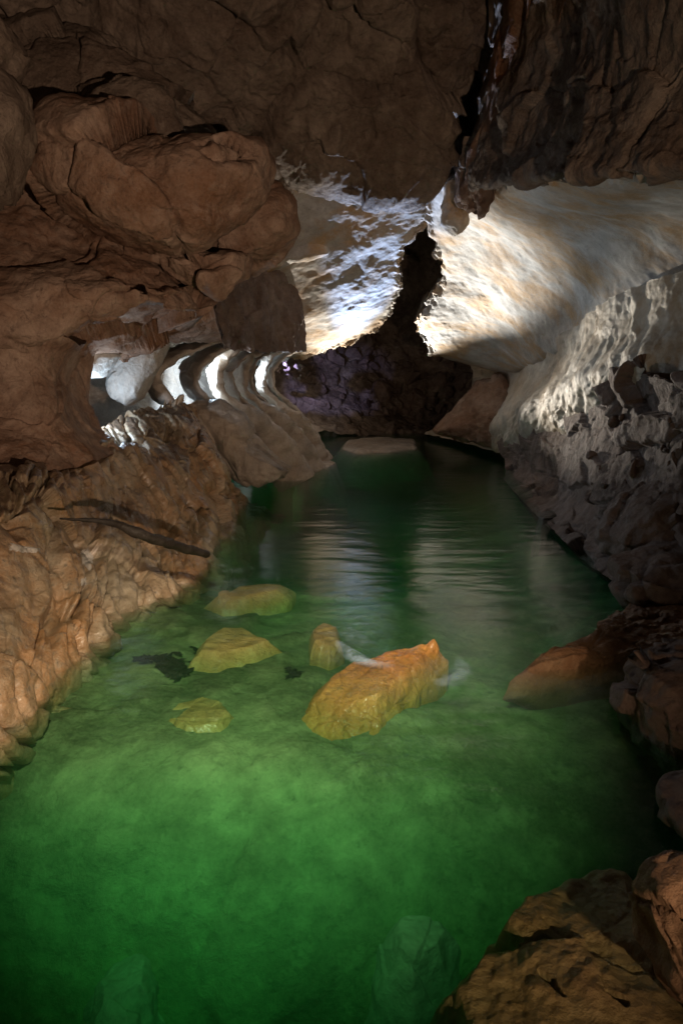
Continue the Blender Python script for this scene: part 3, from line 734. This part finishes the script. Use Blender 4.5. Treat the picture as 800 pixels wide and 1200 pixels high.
slab = tag(mound('river_slab', [(578, 1062), (606, 1034), (648, 1012), (690, 994), (732, 998), (764, 1022), (800, 1050), (930, 1180), (900, 1330), (560, 1330), (516, 1146), (556, 1104), (600, 1084)], -.03, -1.0,
    dict(warp=.1, facet=[(.55, .06, (1, 1, .5), 8)], fbm=[(.3, .05, 4), (.08, .01, 3)], jit=.03), M_SLAB, 420, 220,
    cracks=[([(590, 1088), (612, 1102), (640, 1090), (662, 1096)], .010, .2), ([(612, 1100), (622, 1125), (645, 1145), (662, 1165)], .010, .2), ([(715, 1165), (735, 1180)], .012, .2)]),
    'large cracked brown slab just under the water at the bottom right', 'rock slab')
tag(mound('river_slab', [(398, 522), (404, 514), (440, 510), (488, 512), (490, 522), (450, 527), (415, 528)], .10, -.8, SUB, M_GREY),
    'long flat tan rock lying across the far end of the river', 'rock slab')
tag(mound('river_rock', [(352, 542), (358, 533), (380, 533), (396, 540), (385, 546), (362, 547)], .06, -.8, SUB, M_GREY),
    'small smooth grey rock at the water edge below the farthest rock fin', 'river rock')
tag(mound('river_rock', [(630, 604), (636, 599), (648, 598), (656, 602), (648, 606), (636, 607)], .03, -.5, SUB, M_BLACK),
    'small dark stone alone in the water near the right bank', 'river rock')

# driftwood on the left bank
def tube(name, pts, rad, mat, n=70, m=10, **kw):
    C = np.array(pts); E = spline(len(C), n) @ C
    R_ = np.interp(np.linspace(0, 1, n), np.linspace(0, 1, len(rad)), rad)
    T = np.gradient(E, axis=0); T /= np.linalg.norm(T, axis=1)[:, None]
    A = np.cross(T, (0, 0, 1)); A /= np.linalg.norm(A, axis=1)[:, None]; Bv = np.cross(A, T)
    G = np.stack([[E[i] + R_[i] * (A[i] * math.cos(t) + Bv[i] * math.sin(t)) for t in np.linspace(0, 2 * math.pi, m, endpoint=False)] for i in range(n)])
    N_ = G - E[:, None, :]; N_ /= np.linalg.norm(N_, axis=2)[:, :, None]
    v = displace(G.reshape(-1, 3), N_.reshape(-1, 3), dict(fbm=[(.12, .02, 3)], jit=.015))
    idx = np.arange(n * m).reshape(n, m); i2 = np.roll(idx, -1, 1)
    f = [tuple(a) for a in np.stack([idx[:-1], i2[:-1], i2[1:], idx[1:]], -1).reshape(-1, 4)] + [tuple(idx[0, ::-1]), tuple(idx[-1])]
    return make(name, v, f, mat, **kw)
M_WOOD = rock('wet_dark_wood', (0.02, 0.016, 0.013), (0.03, 0.024, 0.02), (0.02, 0.015, 0.01), .4, .4, .4, .5, spec=.3)
tag(tube('driftwood', [W(70, 608, 1.12), W(125, 612, 1.05), W(160, 624, .95), W(200, 638, .75), W(243, 650, .5)], (.012, .03, .05, .055, .04), M_WOOD),
    'dark wet driftwood branch lying across the left bank', 'driftwood')

# dark leaf litter lying on the river bed
bed = bpy.data.objects['river_bed']
M_LEAF = rock('rotten_leaves', (0.025, 0.022, 0.018), (0.035, 0.03, 0.022), (0.02, 0.014, 0.01), .4, .4, .6, .2)
def litter(spots_, label_seed):
    from mathutils.bvhtree import BVHTree
    bv = BVHTree.FromPolygons([tuple(v.co) for v in bed.data.vertices], [tuple(p.vertices) for p in bed.data.polygons])
    r = random.Random(label_seed); V, Fc = [], []
    for px, py, sx, sy, n in spots_:
        for _ in range(n):
            q = W(px + r.gauss(0, sx), py + r.gauss(0, sy), -.45)
            hit = bv.ray_cast(Vector((q[0], q[1], 1)), Vector((0, 0, -1)))
            if hit[0] is None: continue
            c = hit[0] + Vector((0, 0, .012 + r.random() * .02)); a = r.uniform(0, 6.3); L_ = r.uniform(.03, .07)
            u = Vector((math.cos(a), math.sin(a), r.uniform(-.3, .3))) * L_; w = Vector((-math.sin(a), math.cos(a), r.uniform(-.3, .3))) * L_ * .5
            k0 = len(V); V += [c - u, c + w, c + u, c - w, c + Vector((0, 0, .01))]
            Fc += [(k0, k0 + 1, k0 + 4), (k0 + 1, k0 + 2, k0 + 4), (k0 + 2, k0 + 3, k0 + 4), (k0 + 3, k0, k0 + 4)]
    make('leaf_litter', [tuple(v) for v in V], Fc, M_LEAF, kind='stuff', smooth=False)
litter([(170, 800, 5, 2, 40), (196, 803, 9, 4, 130), (208, 812, 7, 3, 70), (262, 785, 16, 3, 110), (345, 812, 4, 2, 20), (372, 640, 14, 4, 60)], 4)

# white water curling round the jagged rock
m, nt, out = new_mat('river_foam')
N, L = nt.nodes, nt.links
at = N.new('ShaderNodeAttribute'); at.attribute_name = 'cover'
gp = N.new('ShaderNodeNewGeometry'); nz = N.new('ShaderNodeTexNoise'); nz.inputs['Scale'].default_value = 9; nz.inputs['Detail'].default_value = 6
L.new(gp.outputs['Position'], nz.inputs['Vector'])
mr = N.new('ShaderNodeMapRange'); L.new(nz.outputs['Fac'], mr.inputs[0]); mr.inputs[1].default_value = .3; mr.inputs[2].default_value = .65
mu = N.new('ShaderNodeMath'); mu.operation = 'MULTIPLY'; L.new(at.outputs['Fac'], mu.inputs[0]); L.new(mr.outputs[0], mu.inputs[1])
tr = N.new('ShaderNodeBsdfTransparent'); df = N.new('ShaderNodeBsdfDiffuse'); df.inputs[0].default_value = (.50, .68, .92, 1)
mx = N.new('ShaderNodeMixShader'); L.new(mu.outputs[0], mx.inputs[0]); L.new(tr.outputs[0], mx.inputs[1]); L.new(df.outputs[0], mx.inputs[2])
L.new(mx.outputs[0], out.inputs['Surface'])
def foam(pts, wid, cover, z=.03):
    C = np.array([W(a, b, z) for a, b in pts]); n, mm = 60, 15
    E = spline(len(C), n) @ C; T = np.gradient(E, axis=0); T /= np.linalg.norm(T, axis=1)[:, None]
    S = np.stack([-T[:, 1], T[:, 0], 0 * T[:, 0]], 1); t = np.linspace(0, 1, n)
    V, cv = [], []
    for i in range(n):
        wv = wid * (math.sin(math.pi * min(1, t[i] * .9 + .08)) ** .7)
        for k in range(mm):
            s_ = k / (mm - 1) * 2 - 1
            V.append(E[i] + S[i] * s_ * wv + np.array([0, 0, .03 * (1 - s_ * s_)]))
            cv.append(cover * (1 - s_ * s_) ** 1.3 * math.sin(math.pi * t[i]) ** .8)
    idx = np.arange(n * mm).reshape(n, mm)
    f = np.stack([idx[:-1, :-1], idx[:-1, 1:], idx[1:, 1:], idx[1:, :-1]], -1).reshape(-1, 4)
    o = make('river_foam', V, f, m, kind='stuff')
    a = o.data.attributes.new('cover', 'FLOAT', 'POINT'); a.data.foreach_set('value', np.array(cv, np.float32))
foam([(394, 752), (410, 766), (432, 777), (466, 783)], .10, .95)
foam([(506, 800), (526, 799), (541, 787), (537, 770)], .12, .42)
foam([(405, 735), (420, 752), (446, 762)], .14, .22)

# white mineral crust on the left bank
from mathutils.bvhtree import BVHTree
_bk = bpy.data.objects['left_bank']
_bv = BVHTree.FromPolygons([tuple(v.co) for v in _bk.data.vertices], [tuple(p.vertices) for p in _bk.data.polygons])
def crust(outline, label):
    th = np.linspace(0, 2 * math.pi, 40, endpoint=False); c, r = _radial(outline, th)
    V = []
    rs = np.linspace(0, 1, 14)
    for q in rs:
        for t, rr in zip(th, r):
            wob = 1 + .35 * perlin(np.array([[math.cos(t) * 3 + c[0], math.sin(t) * 3, 5.5]]))[0]
            d = Vector(P(c[0] + rr * q * wob * math.cos(t), c[1] + rr * q * wob * math.sin(t), 1)) - Vector((0, 0, CAM_H))
            h = _bv.ray_cast(Vector((0, 0, CAM_H)), d)
            n = h[1] if h[1].dot(d) < 0 else -h[1]
            V.append(h[0] + n * (.016 * (1 - q ** 3) - .006))
    idx = np.arange(40 * 14).reshape(14, 40); i2 = np.roll(idx, -1, 1)
    f = np.stack([idx[:-1], idx[1:], i2[1:], i2[:-1]], -1).reshape(-1, 4)
    tag(make('mineral_crust', [tuple(v) for v in V], [tuple(a) for a in f[40:]] + [(0, int(a[1]), int(a[2])) for a in f[:40]], M_WHITE), label, 'mineral crust')
crust([(94, 646), (103, 640), (110, 652), (110, 668), (104, 672), (97, 660)], 'upright white mineral crust on the left bank below the driftwood')
crust([(10, 634), (30, 640), (52, 642), (48, 648), (24, 648), (8, 642)], 'flat lying pale mineral crust on the brown bank near the left border')
crust([(94, 678), (101, 676), (102, 686), (95, 688)], 'tiny white mineral crust just under the upright one on the left bank')
